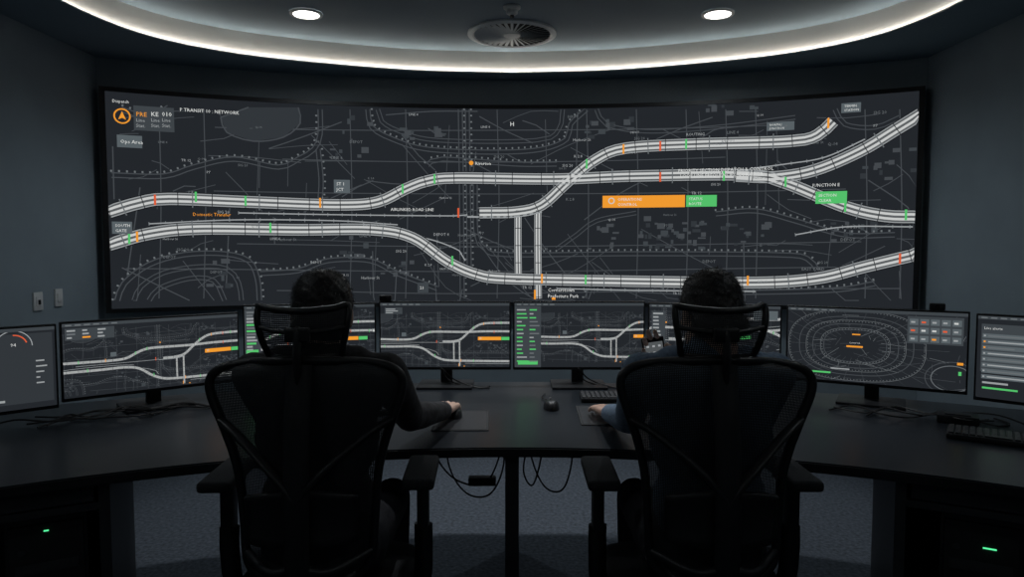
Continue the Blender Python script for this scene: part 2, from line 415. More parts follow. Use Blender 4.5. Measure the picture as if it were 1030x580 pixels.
    for i in range(75):
        x=rnd.uniform(130,900); y=rnd.uniform(115,298); tx(rnd.choice(['TR 12','LINE 4','EAST YARD','SIG 20','P7','DEPOT','Harbour St','Q-14','K 2.8']),x,y,rnd.choice([2.8,3.4,4.]),rnd.choice(['mid','mid','lite']))
    if full:
        X,Y=img_to_display(123,117); cv.ring(X,Y,.050,.010,'orange',10,n=24); cv.poly([(X-.025,Y-.025),(X,Y-.012),(X+.025,Y-.025),(X,Y+.035)],'orange',10)
        lab(135,109,175,131,'panel2'); 
        for t,x,c in (('PRE',137,'orange'),('KE',152,'text'),('010',163,'text')):
            tx(t,x,117,5.6,c); tx('Line',x,122.5,4.4,'lite'); tx('Stat.',x,128,4.4,'lite')
        tx('Dispatch',113,103,3.8,'text')
    X0,Y0=img_to_display(555,300); cv.rect(X0,Y0-.01,X0+.03,Y0+.01,'orange',9)
# ------------------------------------------------------------------ video wall
vw=empty('curved_video_wall',(0,0,0))
def wallmap(s,t,L):
    a=(s-SW/2)/RS; R=RS-.0015-.0012*L; return (R*math.sin(a),CY+R*math.cos(a),ZB0+t)
cv=Canvas(wallmap,SW,SH); cv.rect(0,0,SW,SH,'bg',0); draw_map(cv); cv.b.obj('display',vw,smooth=False)
b=MB()
def arcbar(b,R0,R1,a0,a1,z0,z1,m,n=48):
    vs=[];fs=[]
    for i in range(n+1):
        a=a0+(a1-a0)*i/n
        for R,z in ((R0,z0),(R1,z0),(R1,z1),(R0,z1)): x,y=arc(R,a); vs.append((x,y,z))
    for i in range(n):
        for k in range(4): fs.append((i*4+k,i*4+(k+1)%4,(i+1)*4+(k+1)%4,(i+1)*4+k))
    fs.append((0,1,2,3)); fs.append((n*4+3,n*4+2,n*4+1,n*4)); b.add(vs,fs,m)
arcbar(b,RS,RS+.05,-HALF,HALF,ZB0,ZB1,M_blkm)
e_=.036/RS
for z0,z1 in ((ZB0-.03,ZB0),(ZB1,ZB1+.03)): arcbar(b,RS-.022,RS+.05,-HALF-e_,HALF+e_,z0,z1,M_blk)
for a0,a1 in ((-HALF-e_,-HALF),(HALF,HALF+e_)): arcbar(b,RS-.022,RS+.05,a0,a1,ZB0,ZB1,M_blk,2)
b.obj('frame',vw,ang=30)
b=MB(); arcbar(b,RS+.05,RW-.001,-HALF*.9,HALF*.9,1.2,2.2,M_blk); b.obj('wall_mount',vw)
# ------------------------------------------------------------------ desk
DC=-.49; RF=2.67; RB=3.76; ZD=.75
def darc(R,a): return (R*math.sin(a),DC+R*math.cos(a))
def dbar(b,R0,R1,a0,a1,z0,z1,m,n=60):
    vs=[];fs=[]
    for i in range(n+1):
        a=a0+(a1-a0)*i/n
        for R,z in ((R0,z0),(R1,z0),(R1,z1),(R0,z1)): x,y=darc(R,a); vs.append((x,y,z))
    for i in range(n):
        for k in range(4): fs.append((i*4+k,i*4+(k+1)%4,(i+1)*4+(k+1)%4,(i+1)*4+k))
    fs.append((0,1,2,3)); fs.append((n*4+3,n*4+2,n*4+1,n*4)); b.add(vs,fs,m)
dk=empty('curved_control_desk',(0,0,0)); rd=math.radians
AD=rd(50)
b=MB(); dbar(b,RF,RB,-AD,AD,ZD-.032,ZD,M_desk); dbar(b,RF-.006,RF,-AD,AD,ZD-.028,ZD-.004,M_blk); b.obj('worktop',dk,ang=30)
b=MB(); dbar(b,3.60,3.62,-AD,AD,.48,ZD-.032,M_cab); dbar(b,3.585,3.625,-AD,AD,.462,.48,M_alu); b.obj('modesty_panel',dk,ang=30)
b=MB()
for a in (0,-rd(25.5),rd(24.5),-rd(47.5),rd(47.5)):
    w=.022 if a==0 else .014
    dbar(b,RF+.03,3.60,a-w/RF,a+w/RF,0,ZD-.032,M_cab,1)
b.obj('side_panels',dk,ang=30)
b=MB()
for s_,a0 in ((-1,25.5),(1,24.5)):
    A,B=sorted((s_*rd(a0),s_*rd(47.5)))
    dbar(b,RF+.03,3.5,A,B,.0,.06,M_cab,12); dbar(b,3.3,3.32,A,B,.06,ZD-.032,M_cab,12)
    dbar(b,RF+.03,3.32,A,B,.64,.66,M_cab,12)
    dbar(b,RF+.035,RF+.05,A+.01,B-.01,.665,ZD-.034,M_cab,12)
b.obj('equipment_bay',dk,ang=30)
# computer towers in the bays
def tower(x,y,rz,ledx,ledz,lw):
    e=empty('computer_tower',(x,y,.06),rz); b=MB(); h=.56
    b.box((0,0,h/2),(.20,.44,h),M_blk,bev=.008); b.box((0,-.222,h/2),(.18,.01,h-.03),M_blkm,bev=.004)
    for i in range(9): b.box((0,-.229,.08+i*.018),(.14,.004,.006),M_dark)
    b.box((0,-.229,.42),(.15,.004,.03),M_key,bev=.001); b.cyl((-.06,-.229,.47),.010,.004,M_key,axis='Y',n=16)
    for i in range(2): b.box((.02+i*.03,-.229,.37),(.014,.004,.006),M_dark)
    b.box((ledx,-.230,ledz),(lw,.004,.003),E_grn); b.obj('case',e)
x,y=darc(2.98,-rd(28.6)); tower(x,y,rd(28.6),.0,.525,.012)
x,y=darc(2.98,rd(28.8)); tower(x,y,-rd(28.8),.02,.478,.032)
# ------------------------------------------------------------------ monitors
def ui_text_rows(cv,x,y,n,dy,h,col='lite',w=None):
    for i in range(n): cv.text(random.choice(['Sector 12 open','Line 4 running','Dispatch ok','Track 7 hold','Yard A clear','Platform 3','Signal 22 set']),x,y-i*dy,h,col,12)
def content(kind,cv):
    W,H=cv.W,cv.H
    cv.rect(0,0,W,H,'bg',0)
    cv.T(); cv.rect(0,H-.012,W,H,'panel2',11)
    for i in range(6): cv.rect(.01+i*.03,H-.009,.03+i*.03,H-.004,'mid',12)
    def mp(k,ox,oy,cl): cv.T(k,ox,oy,cl); draw_map(cv,False,.72); cv.T()
    if kind=='mapA':
        mp(H*.90/SH,-.10,.002,(0,0,W,H-.013))
        cv.rect(.008,H-.062,.17,H-.018,'panel2',11)
        for i in range(3):
            for j in range(3): cv.rect(.014+.05*i,H-.030-.013*j,.014+.05*i+random.uniform(.015,.036),H-.024-.013*j,random.choice(['lite','lite','orange','mid']),12)
    elif kind=='mapB':
        mp(H*.9/SH,-.25,.002,(0,0,W,H-.013))
        cv.rect(.0,H-.25,.065,H-.014,'panel2',11)
        for j in range(16): cv.rect(.008,H-.03-.0135*j,.008+random.uniform(.02,.05),H-.022-.0135*j,random.choice(['green','lite','mid']),12)
        cv.rect(.005,.03,.055,.10,'green',12); cv.text('OK',.012,.05,.02,'white',13)
    elif kind=='mapC':
        mp(H*.86/SH,-.16,.0,(0,0,W,H-.013))
        cv.rect(.02,H-.05,.10,H-.02,'panel2',11)
        for j in range(3): cv.rect(.025,H-.03-.008*j,.025+random.uniform(.02,.06),H-.026-.008*j,'lite',12)
    elif kind=='mapD':
        mp(H*.80/SH,-.02,.02,(.12,0,W,H-.013))
        cv.rect(0,.0,.12,H-.014,'panel2',11)
        for j in range(14):
            cv.rect(.010,H-.034-.018*j,.010+random.uniform(.02,.05),H-.028-.018*j,'green' if j%3 else 'lite',12)
            cv.rect(.068,H-.034-.018*j,.068+random.uniform(.015,.045),H-.028-.018*j,random.choice(['lite','mid','green']),12)
        cv.rect(.015,.012,.105,.03,'green',12)
    elif kind=='mapE':
        mp(H*1.0/SH,-.42,.0,(0,0,W,H-.013))
        cv.rect(.01,.04,.07,H-.03,'panel2',11)
        for j in range(14): cv.rect(.016,H-.045-.016*j,.016+random.uniform(.02,.045),H-.038-.016*j,'lite',12)
        cv.rect(W-.11,H-.06,W-.01,H-.02,'panel',11)
    elif kind=='radial':
        cx,cy=W*.40,H*.50
        cv.T(1,0,0,(0,0,W,H-.013))
        for i,r in enumerate((.11,.122,.150,.175,.20,.24)):
            Q=[(cx+r*1.05*abs(math.cos(a*.1))**.75*math.copysign(1,math.cos(a*.1)),cy+r*.60*abs(math.sin(a*.1))**.75*math.copysign(1,math.sin(a*.1))) for a in range(64)]
            cv.line(Q,.0016 if i%2 else .003,'mid' if i%2 else 'faint',3)
            if i in (1,3,5): cv.ticks(Q,.012,.003,.003,'mid',4,off=.005)
        for a in range(26):
            t=a*.2417; cv.line([(cx+.09*math.cos(t),cy+.05*math.sin(t)),(cx+.33*math.cos(t),cy+.2*math.sin(t))],.0012,'faint',2)
        for i in range(70): x=random.uniform(0,W); y=random.uniform(0,H); cv.line([(x,y),(x+random.gauss(0,.05),y+random.gauss(0,.04))],.0014,random.choice(['faint','faint','mid']),2)
        cv.ring(W*.93,H*.15,.07,.003,'mid',3,ry=.05); cv.ring(W*.93,H*.15,.09,.003,'faint',3,ry=.065)
        cv.rect(cx-.03,cy-.006,cx+.03,cy+.001,'orange',8); cv.text('Central hub',cx-.02,cy+.010,.006,'white',8); cv.rect(cx-.01,cy+.045,cx+.02,cy+.05,'orange',8)
        cv.T()
        cv.rect(W-.20,H-.125,W-.012,H-.018,'panel2',11)
        for i in range(5):
            for j in range(3): 
                cv.rect(W-.193+.036*i,H-.052-.033*j,W-.163+.036*i,H-.028-.033*j,'panel',12)
                cv.rect(W-.188+.036*i,H-.044-.033*j,W-.174+.036*i,H-.037-.033*j,random.choice(['orange','white','lite','red','lite']),13)
        cv.rect(W-.03,H-.2,W-.01,H-.19,'orange',9); cv.rect(W-.025,.06,W-.015,.075,'green',9); cv.rect(.10,.03,.17,.037,'green',9); cv.rect(.17,.05,.24,.055,'lite',9)
    elif kind=='list':
        cv.rect(.012,.10,.30,H-.03,'panel2',4); cv.text('Live alerts',.02,H-.05,.010,'white',6)
        for j in range(8):
            cv.rect(.016,H-.082-.022*j,.29,H-.066-.022*j,'panel',5); cv.rect(.020,H-.077-.022*j,.026,H-.071-.022*j,'orange' if j in (1,2) else 'lite',6)
            cv.rect(.034,H-.077-.022*j,.034+random.uniform(.08,.2),H-.072-.022*j,'lite' if j%2 else 'mid',6)
        cv.rect(.02,.035,.13,.042,'green',6); cv.rect(.02,.055,.10,.062,'lite',6); cv.rect(.35,.05,W-.02,H-.03,'panel2',4)
    elif kind=='text':
        cv.rect(W*.55,.02,W-.008,H-.02,'area',3)
        cv.ring(W*.80,H*.78,.055,.003,'lite',5,a0=0,a1=math.pi); cv.ring(W*.80,H*.78,.04,.004,'red',5,a0=.3,a1=1.6); cv.text('94',W*.785,H*.78,.012,'white',6)
        ui_text_rows(cv,W*.60,H*.62,9,.016,.006)
        ui_text_rows(cv,.03,H*.82,12,.018,.006,'mid'); cv.rect(W*.6,.03,W*.75,.038,'lite',6)
        for j in range(5): cv.rect(W-.06,H*.3+j*.02,W-.06+random.uniform(.01,.035),H*.3+j*.02+.005,'lite',6)
def monitor(pl,pr,z0,z1,kind,wcam=None):
    pl=Vector(pl);pr=Vector(pr); c=(pl+pr)/2; w=(pr-pl).length-.004; rz=math.atan2(pr.y-pl.y,pr.x-pl.x)
    e=empty('computer_monitor',(c.x,c.y,ZD),rz); a=z0-ZD; h=z1-z0
    b=MB(); b.box((0,.014,a+h/2),(w,.024,h),M_blk,bev=.003); b.box((0,.034,a+h*.5),(w*.55,.03,h*.6),M_blk,bev=.01); b.obj('casing',e)
    b=MB(); b.box((0,.075,(a+h*.4)/2+.006),(.055,.03,a+h*.45),M_blk,bev=.006); b.box((0,.058,a+h*.5),(.09,.03,.09),M_blk,bev=.004)
    b.box((0,.03,.006),(.25,.20,.010),M_blk,bev=.004); b.obj('stand',e)
    bz=.007; W=w-2*bz; H=h-bz-.013
    cv=Canvas(lambda s,t,L:(s-W/2,.0015-.0002*L-.001,a+.013+t),W,H); content(kind,cv); cv.b.obj('display',e,smooth=False)
    if wcam is not None:
        b=MB(); b.box((wcam,.01,a+h+.015),(.055,.03,.028),M_blk,bev=.007); b.cyl((wcam,-.006,a+h+.016),.009,.006,M_dark,axis='Y',n=16); b.box((wcam,.02,a+h+.0),(.03,.03,.01),M_blk); b.obj('webcam',e)
monitor((-2.13,2.10),(-1.665,2.535),.795,1.105,'text')
monitor((-1.662,2.54),(-1.165,2.96),.812,1.110,'mapA')
monitor((-1.162,2.985),(-.612,3.13),.830,1.138,'mapB')
monitor((-.607,3.15),(-.003,3.15),.828,1.141,'mapC',-.27)
monitor((.003,3.15),(.607,3.15),.828,1.141,'mapD')
monitor((.612,3.13),(1.165,2.985),.830,1.138,'mapE')
monitor((1.17,2.96),(1.745,2.635),.820,1.14,'radial',.22)
monitor((1.752,2.62),(2.20,2.20),.807,1.136,'list')
# ------------------------------------------------------------------ desk things
def keyboard(x,y,rz):
    e=empty('keyboard',(x,y,ZD),rz); b=MB(); b.box((0,0,.010),(.43,.135,.016),M_blk,bev=.004)
    for r in range(6):
        yy=.052-r*.0205
        for k in range(21):
            if k in (14,18) : continue
            if r==5 and 4<k<9: continue
            b.box((-.202+k*.0202,yy,.0205),(.0165,.0165,.007),M_key,bev=.0018,seg=1)
        if r==5: b.box((-.202+6.5*.0202,yy,.0205),(.076,.0165,.007),M_key,bev=.0018,seg=1)
    b.obj('body_and_keys',e)
keyboard(-.53,2.66,.05); keyboard(.50,2.88,-.02); keyboard(1.66,2.22,-rd(34))
def mouse(x,y,rz,z=ZD):
    e=empty('computer_mouse',(x,y,z),rz); b=MB(); vs=[];fs=[];n=20;m=8
    for i in range(m+1):
        th=math.pi/2*i/m
        for k in range(n):
            a=2*math.pi*k/n; ca,sa=math.cos(a),math.sin(a)
            vs.append((.031*math.cos(th)**.6*ca if i<m else 0,.056*math.cos(th)**.6*sa if i<m else 0,.001+.034*math.sin(th)*(1-.12*sa)))
    for i in range(m):
        for k in range(n): fs.append((i*n+k,i*n+(k+1)%n,(i+1)*n+(k+1)%n,(i+1)*n+k))
    fs.append(tuple(range(n))[::-1])
    b.add(vs,fs,M_blk); b.cyl((0,.03,.031),.007,.006,M_key,axis='X',n=14); b.obj('shell',e)
    b=MB(); b.tube(crom([(0,.055,.006),(.01,.11,.004),(-.02,.18,.004),(.0,.26,.004)]),.0018,M_cable,n=6); b.obj('cord',e)
mouse(.155,2.72,.05); 
mouse(-.217,2.575,.15,ZD+.004)
for (x,y,w,h,rz) in ((-.185,2.52,.20,.29,.03),(.335,2.60,.17,.30,-.02)):
    e=empty('mouse_pad',(x,y,ZD),rz); b=MB(); b.box((0,0,.002),(w,h,.004),M_blkm,bev=.0015,seg=1); b.box((0,0,.0042),(w-.02,h-.02,.0006),M_key); b.obj('mat',e)
e=empty('desk_phone_adapter',(1.62,2.50,ZD),-rd(30)); b=MB(); b.box((0,0,.016),(.13,.085,.03),M_blk,bev=.006); b.box((0,-.01,.033),(.08,.04,.004),M_key,bev=.001); b.tube(crom([(.06,.0,.012),(.12,-.01,.004),(.16,.05,.004),(.12,.12,.004)]),.003,M_cable,n=6); b.obj('box',e)
# cables on the desk
e=empty('desk_cable_bundle',(0,0,0)); b=MB()
for k in range(9):
    s_=-1 if k<6 else 1
    P=[]; a0=rd(22+random.uniform(-2,2)) ; a1=rd(31+random.uniform(-2,2))
    for i in range(7):
        a=a0+(a1-a0)*i/6; R=3.42+random.uniform(-.09,.09); x,y=darc(R,a*s_); P.append((x,y,ZD+.004+.003*(k%3)+(.02*random.random() if 0<i<6 else 0)))
    b.tube(crom(P,n=6),.0032,M_cable,n=6)
for x0 in (-.32,.30,.9,-.9):
    for j in range(2):
        P=[(x0,3.13,ZD+.09),(x0+.03+.03*j,3.16,ZD+.03),(x0+.12+.05*j,3.13-.03*j,ZD+.005),(x0+.22,3.1+.04*j,ZD+.005)]
        if abs(x0)>.8: P=[(p[0],p[1]-.08,p[2]) for p in P]
        b.tube(crom(P,n=6),.003,M_cable,n=6)
b.obj('cables',e)
# cables below the desk
e=empty('hanging_cable_bundle',(0,0,0)); b=MB()
zt=ZD-.033
for P in ([(-.35,3.0,zt),(-.34,3.0,.5),(-.25,2.98,.38),(-.12,2.98,.36),(-.05,2.99,.5),(-.035,3.0,zt)],
          [(-.30,3.05,zt),(-.28,3.0,.45),(-.2,2.95,.33),(-.1,2.98,.31),(-.04,3.0,.42),(-.033,3.02,.6)],
          [(.06,2.95,zt),(.08,2.95,.50),(.14,2.94,.36),(.22,2.94,.35),(.26,2.95,.5),(.24,2.96,zt)],
          [(.10,2.98,zt),(.07,2.96,.55),(.05,2.96,.42),(.09,2.96,.36),(.13,2.97,.5),(.15,2.98,zt)]):
    b.tube(crom(P,n=8),.004,M_cable,n=6)
b.box((-.13,2.985,.37),(.12,.05,.035),M_blk,bev=.006); b.obj('cables',e)
# ------------------------------------------------------------------ office chair
def chair(x,y,rz):
    e=empty('office_chair',(x,y,0),rz)
    b=MB()
    for k in range(5):
        a=math.pi/2+2*math.pi*k/5+.3; c,s_=math.cos(a),math.sin(a)
        b.tube([(c*.03,s_*.03,.115),(c*.16,s_*.16,.105),(c*.31,s_*.31,.075)],[.030,.024,.016],M_blk,n=10)
        b.tube([(c*.31,s_*.31,.085),(c*.31,s_*.31,.05)],.009,M_steel,n=8)
        for d in (-.017,.017):
            M=Matrix.Translation((c*.31,s_*.31,.029))@Matrix.Rotation(a+.6,4,'Z'); b.cyl((0,d,0),.029,.018,M_blk,axis='Y',n=18,M=M)
    b.cyl((0,0,.115),.045,.06,M_blk,n=20); b.obj('star_base',e)
    b=MB(); b.cyl((0,0,.22),.026,.16,M_blk,n=18); b.cyl((0,0,.34),.015,.12,M_steel,n=16); b.box((0,-.02,.392),(.17,.26,.05),M_blk,bev=.012); b.obj('gas_lift',e)
    # seat
    b=MB(); vs=[];fs=[];n=40
    prof=[(.0,.418),(.9,.418),(.97,.425),(1.,.440),(.97,.455),(.88,.462),(.5,.457),(.0,.455)]
    for r,z in prof:
        for k in range(n):
            a=2*math.pi*k/n; ca,sa=math.cos(a),math.sin(a); p=.5
            X=.245*r*abs(ca)**p*(1 if ca>0 else -1); Y=.23*r*abs(sa)**p*(1 if sa>0 else -1)+.02
            vs.append((X,Y,z-(.018*max(0,(Y-.16)/.09) if r>.5 else 0)))
    for q in range(len(prof)-1):
        for k in range(n): fs.append((q*n+k,q*n+(k+1)%n,(q+1)*n+(k+1)%n,(q+1)*n+k))
    b.add(vs,fs,M_fab); b.obj('seat',e,ang=60)
    # back
    tab=[(.545,.10),(.56,.135),(.60,.158),(.70,.166),(.80,.174),(.87,.188),(.935,.208),(.98,.224),(1.015,.236),(1.045,.240),(1.068,.231),(1.086,.20),(1.096,.14)]
    zs=[t[0] for t in tab]; hw=[t[1] for t in tab]; ZT=1.096
    def W(z): return float(np.interp(z,zs,hw))
    def Y(z,u): 
        return -.245-.012*math.sin((z-.55)/.57*math.pi*1.0)+.03*math.cos((z-.72)*9)*.5 -.03*max(0,z-.9)+.055*u*u*(.4+.6*(z-.5)/.6)
    b=MB(); R_=34;C_=20; vs=[];fs=[]
    zz=np.interp(np.linspace(0,len(zs)-1,R_+1),range(len(zs)),zs)
    for z in zz:
        for c in range(C_+1):
            u=-1+2*c/C_; dz=.012*(1-u*u) if z>ZT-.006 else 0; vs.append((u*W(z),Y(z,u),z+dz))
    for r in range(R_):
        for c in range(C_): a=r*(C_+1)+c; fs.append((a,a+1,a+C_+2,a+C_+1))
    b.add(vs,fs,M_mesh); b.obj('back_mesh',e)
    b=MB(); L=[(-W(z),Y(z,1),z) for z in zs]; Rr=[(W(z),Y(z,1),z) for z in reversed(zs)]
    top=[(u*W(ZT),Y(ZT,u),ZT+.012*(1-u*u)) for u in (-.5,0,.5)]; bot=[(u*W(.545),Y(.545,u),.54) for u in (.5,0,-.5)]
    loop=crom(L+top+Rr+bot+[L[0]],n=5)[:-1]
    b.tube(loop,.0125,M_blk,n=10,closed=True,sq=(1.15,.9)); b.obj('back_frame',e,ang=60)
    b=MB()
    sp=crom([(0,-.06,.395),(0,-.22,.41),(0,-.31,.48),(0,-.335,.62),(0,-.335,.80),(0,-.318,.95),(0,-.298,1.04),(0,-.285,1.10)],n=6)
    b.tube(sp,[.030]*12+[.024]*(len(sp)-12),M_blk,n=12,sq=(1.3,.6))
    for s_ in (-1,1):
        b.tube(crom([(0,-.335,.78),(s_*.06,-.325,.85),(s_*.15,-.27,.92),(s_*.210,Y(.945,1)-.005,.95)],n=6),.012,M_blk,n=10,sq=(1.4,.8))
        b.tube(crom([(0,-.335,.62),(s_*.07,-.315,.60),(s_*.155,Y(.6,1)-.005,.61)],n=6),.012,M_blk,n=10)
    b.obj('spine',e,ang=60)
    b=MB(); vs=[];fs=[]
    for i in range(13):
        u=-1+i/6
        for z in (.66,.68,.76,.78): vs.append((u*.135,-.30+.03*u*u-(.008 if z in(.66,.78) else .0),z+(.02*(1-u*u) if z>.7 else -.02*(1-u*u)*.3)))
    for i in range(12):
        for k in range(3): a=i*4+k; fs.append((a,a+1,a+5,a+4))
    b.add(vs,fs,M_blk); o=b.obj('lumbar_support',e); md=o.modifiers.new('t','SOLIDIFY'); md.thickness=.012
    # headrest
    b=MB(); hx=.110
    def hp(u,v):  # v 0..1
        w=hx*(.80+.20*min(1,v*1.5)); y=-.265+.045*u*u+.02*math.sin(v*math.pi)*-1-.015*v
        return (u*w,y,1.114+.116*v+.010*(u*u if v>.5 else -u*u*.2))
    vs=[];fs=[]
    for i in range(11):
        for c in range(17): vs.append(hp(-1+c/8,i/10))
    for i in range(10):
        for c in range(16): a=i*17+c; fs.append((a,a+1,a+18,a+17))
    b.add(vs,fs,M_hmesh); b.obj('headrest_mesh',e)
    b=MB(); lp=[hp(-1+k/4,1) for k in range(9)]+[hp(1,.66),hp(1,.33)]+[hp(1-k/4,0) for k in range(9)]+[hp(-1,.33),hp(-1,.66)]
    lp=crom(lp+[lp[0]],n=3)[:-1]; b.tube(lp,.0085,M_blk,n=8,closed=True)
    b.tube([hp(-1+k/8,.56) for k in range(17)],.006,M_blk,n=8)
    b.tube(crom([(0,-.287,1.05),(0,-.305,1.12),(0,-.295,1.17),(0,-.285,1.18)],n=5),.013,M_blk,n=10,sq=(1.6,.7)); b.box((0,-.297,1.174),(.06,.02,.035),M_blk,bev=.006)
    b.obj('headrest_frame',e,ang=60)
    # arms
    for s_ in (-1,1):
        b=MB()
        b.tube(crom([(s_*.10,.0,.40),(s_*.20,-.0,.40),(s_*.262,-.01,.43),(s_*.272,-.02,.52),(s_*.272,-.02,.60)],n=6),.018,M_blk,n=12,sq=(1.,1.5))
        b.box((s_*.272,-.02,.655),(.032,.06,.13),M_blk,bev=.008); b.box((s_*.268,-.02,.728),(.06,.12,.02),M_blk,bev=.006)
        b.box((s_*.268,-.03,.752),(.088,.235,.03),M_fab,bev=.013,seg=3); b.obj('armrest',e,ang=50)
    return e
chair(-.525,1.95,.04); chair(.515,1.95,-.01)
# ------------------------------------------------------------------ people
def prim_mesh(b,P,M=None):
    for pr in P:
        if pr[0]=='c':
            _,p0,p1,r0,r1,_l=pr; p0=Vector(p0);p1=Vector(p1)
            b.ell(p0,(r0,)*3,M_skin,16,M); b.ell(p1,(r1,)*3,M_skin,16,M); b.tube([p0,p1],[r0,r1],M_skin,16,M=M)
        else:
            _,c,rad,rot,_l=pr; T=Matrix.Translation(c)@Euler(rot).to_matrix().to_4x4()
            if M is not None: T=M@T
            b.ell((0,0,0),rad,M_skin,24,T)
def remesh(name,P,vox,smooth,parent,mats,M=None,noise=0):
    b=MB(); prim_mesh(b,P,M); o=b.obj(name+'_tmp',None,smooth=False)
    md=o.modifiers.new('r','REMESH'); md.mode='VOXEL'; md.voxel_size=vox; md.adaptivity=0
    m2=o.modifiers.new('s','SMOOTH'); m2.factor=.5; m2.iterations=smooth
    dg=bpy.context.evaluated_depsgraph_get(); me=bpy.data.meshes.new_from_object(o.evaluated_get(dg))
    bpy.data.objects.remove(o); me.name=name; me.materials.clear()
    labels=list(mats.keys())
    for l in labels: me.materials.append(mats[l])
    nf=len(me.polygons); C=np.zeros(nf*3); me.polygons.foreach_get('center',C); C=C.reshape(-1,3)
    if M is not None:
        Mi=np.array(M.inverted()); C=C@Mi[:3,:3].T+Mi[:3,3]
    best=np.full(nf,1e9); lab=np.zeros(nf,dtype=np.int32)
    for pr in P:
        if pr[0]=='c':
            p0=np.array(pr[1]);p1=np.array(pr[2]);d=p1-p0; t=np.clip(((C-p0)@d)/max(1e-12,d@d),0,1)
            dist=np.linalg.norm(C-(p0+t[:,None]*d),axis=1)-(pr[3]+(pr[4]-pr[3])*t)
        else:
            R=np.array(Euler(pr[3]).to_matrix()); q=(C-np.array(pr[1]))@R; rad=np.array(pr[2]); k=np.linalg.norm(q/rad,axis=1); dist=(k-1)*rad.min()
        w=dist<best; best[w]=dist[w]; lab[w]=labels.index(pr[-1])
    me.polygons.foreach_set('material_index',lab); me.polygons.foreach_set('use_smooth',[True]*nf)
    if noise:
        nv=len(me.vertices); V=np.zeros(nv*3); me.vertices.foreach_get('co',V); V=V.reshape(-1,3)
        Nn=np.zeros(nv*3); me.vertices.foreach_get('normal',Nn); Nn=Nn.reshape(-1,3)
        k=np.sin(V[:,0]*95+np.sin(V[:,2]*40)*2)*np.sin(V[:,2]*80+V[:,1]*60)+.5*np.sin(V[:,0]*230+V[:,1]*170)*np.sin(V[:,2]*210)
        V+=Nn*(k*noise)[:,None]; me.vertices.foreach_set('co',V.ravel())
    me.update(); o=bpy.data.objects.new(name,me); COL.objects.link(o); o.parent=parent; return o
def hand_prims(side,curl,thumb=0.):
    P=[]; s_=side
    ks=[(-.027,.090),(-.008,.096),(.012,.092),(.030,.082)]
    ln=[(.043,.026,.021),(.047,.030,.022),(.043,.028,.021),(.034,.021,.019)]
    for i,((x,y),l) in enumerate(zip(ks,ln)):
        P.append(('c',(s_*x*.55,.0,0),(s_*x,y,0),.0155,.0118,'skin'))
        a=0.; p=Vector((s_*x,y,0)); sp=s_*(x)*2.2; rr=[.0092,.0085,.0077,.0068] if i<3 else [.0080,.0073,.0067,.006]
        for j in range(3):
            a+=curl[i]*(.8,1.1,.7)[j]
            q=p+Vector((sp*.5*l[j] if j==0 else 0,l[j]*math.cos(a),-l[j]*math.sin(a)))
            P.append(('c',tuple(p),tuple(q),rr[j],rr[j+1],'skin')); p=q
    P.append(('c',(0,-.05,0),(0,.01,0),.025,.022,'skin')); P.append(('e',(0,.05,-.004),(.038,.045,.013),(0,0,0),'skin'))
    t=thumb
    T=[(-.014,.018,-.006),(-.040,.048,-.014-t*.5),(-.052+t*.3,.078,-.018-t),(-.050+t*.8,.103,-.020-t)]
    R=[.015,.0125,.0105,.0085]
    for j in range(3): P.append(('c',(s_*T[j][0],T[j][1],T[j][2]),(s_*T[j+1][0],T[j+1][1],T[j+1][2]),R[j],R[j+1],'skin'))
    return P
def frame(o,y,z):
    y=Vector(y).normalized(); z=Vector(z); z=(z-y*z.dot(y)).normalized(); x=y.cross(z)
    return Matrix(((x.x,y.x,z.x,o[0]),(x.y,y.y,z.y,o[1]),(x.z,y.z,z.z,o[2]),(0,0,0,1)))
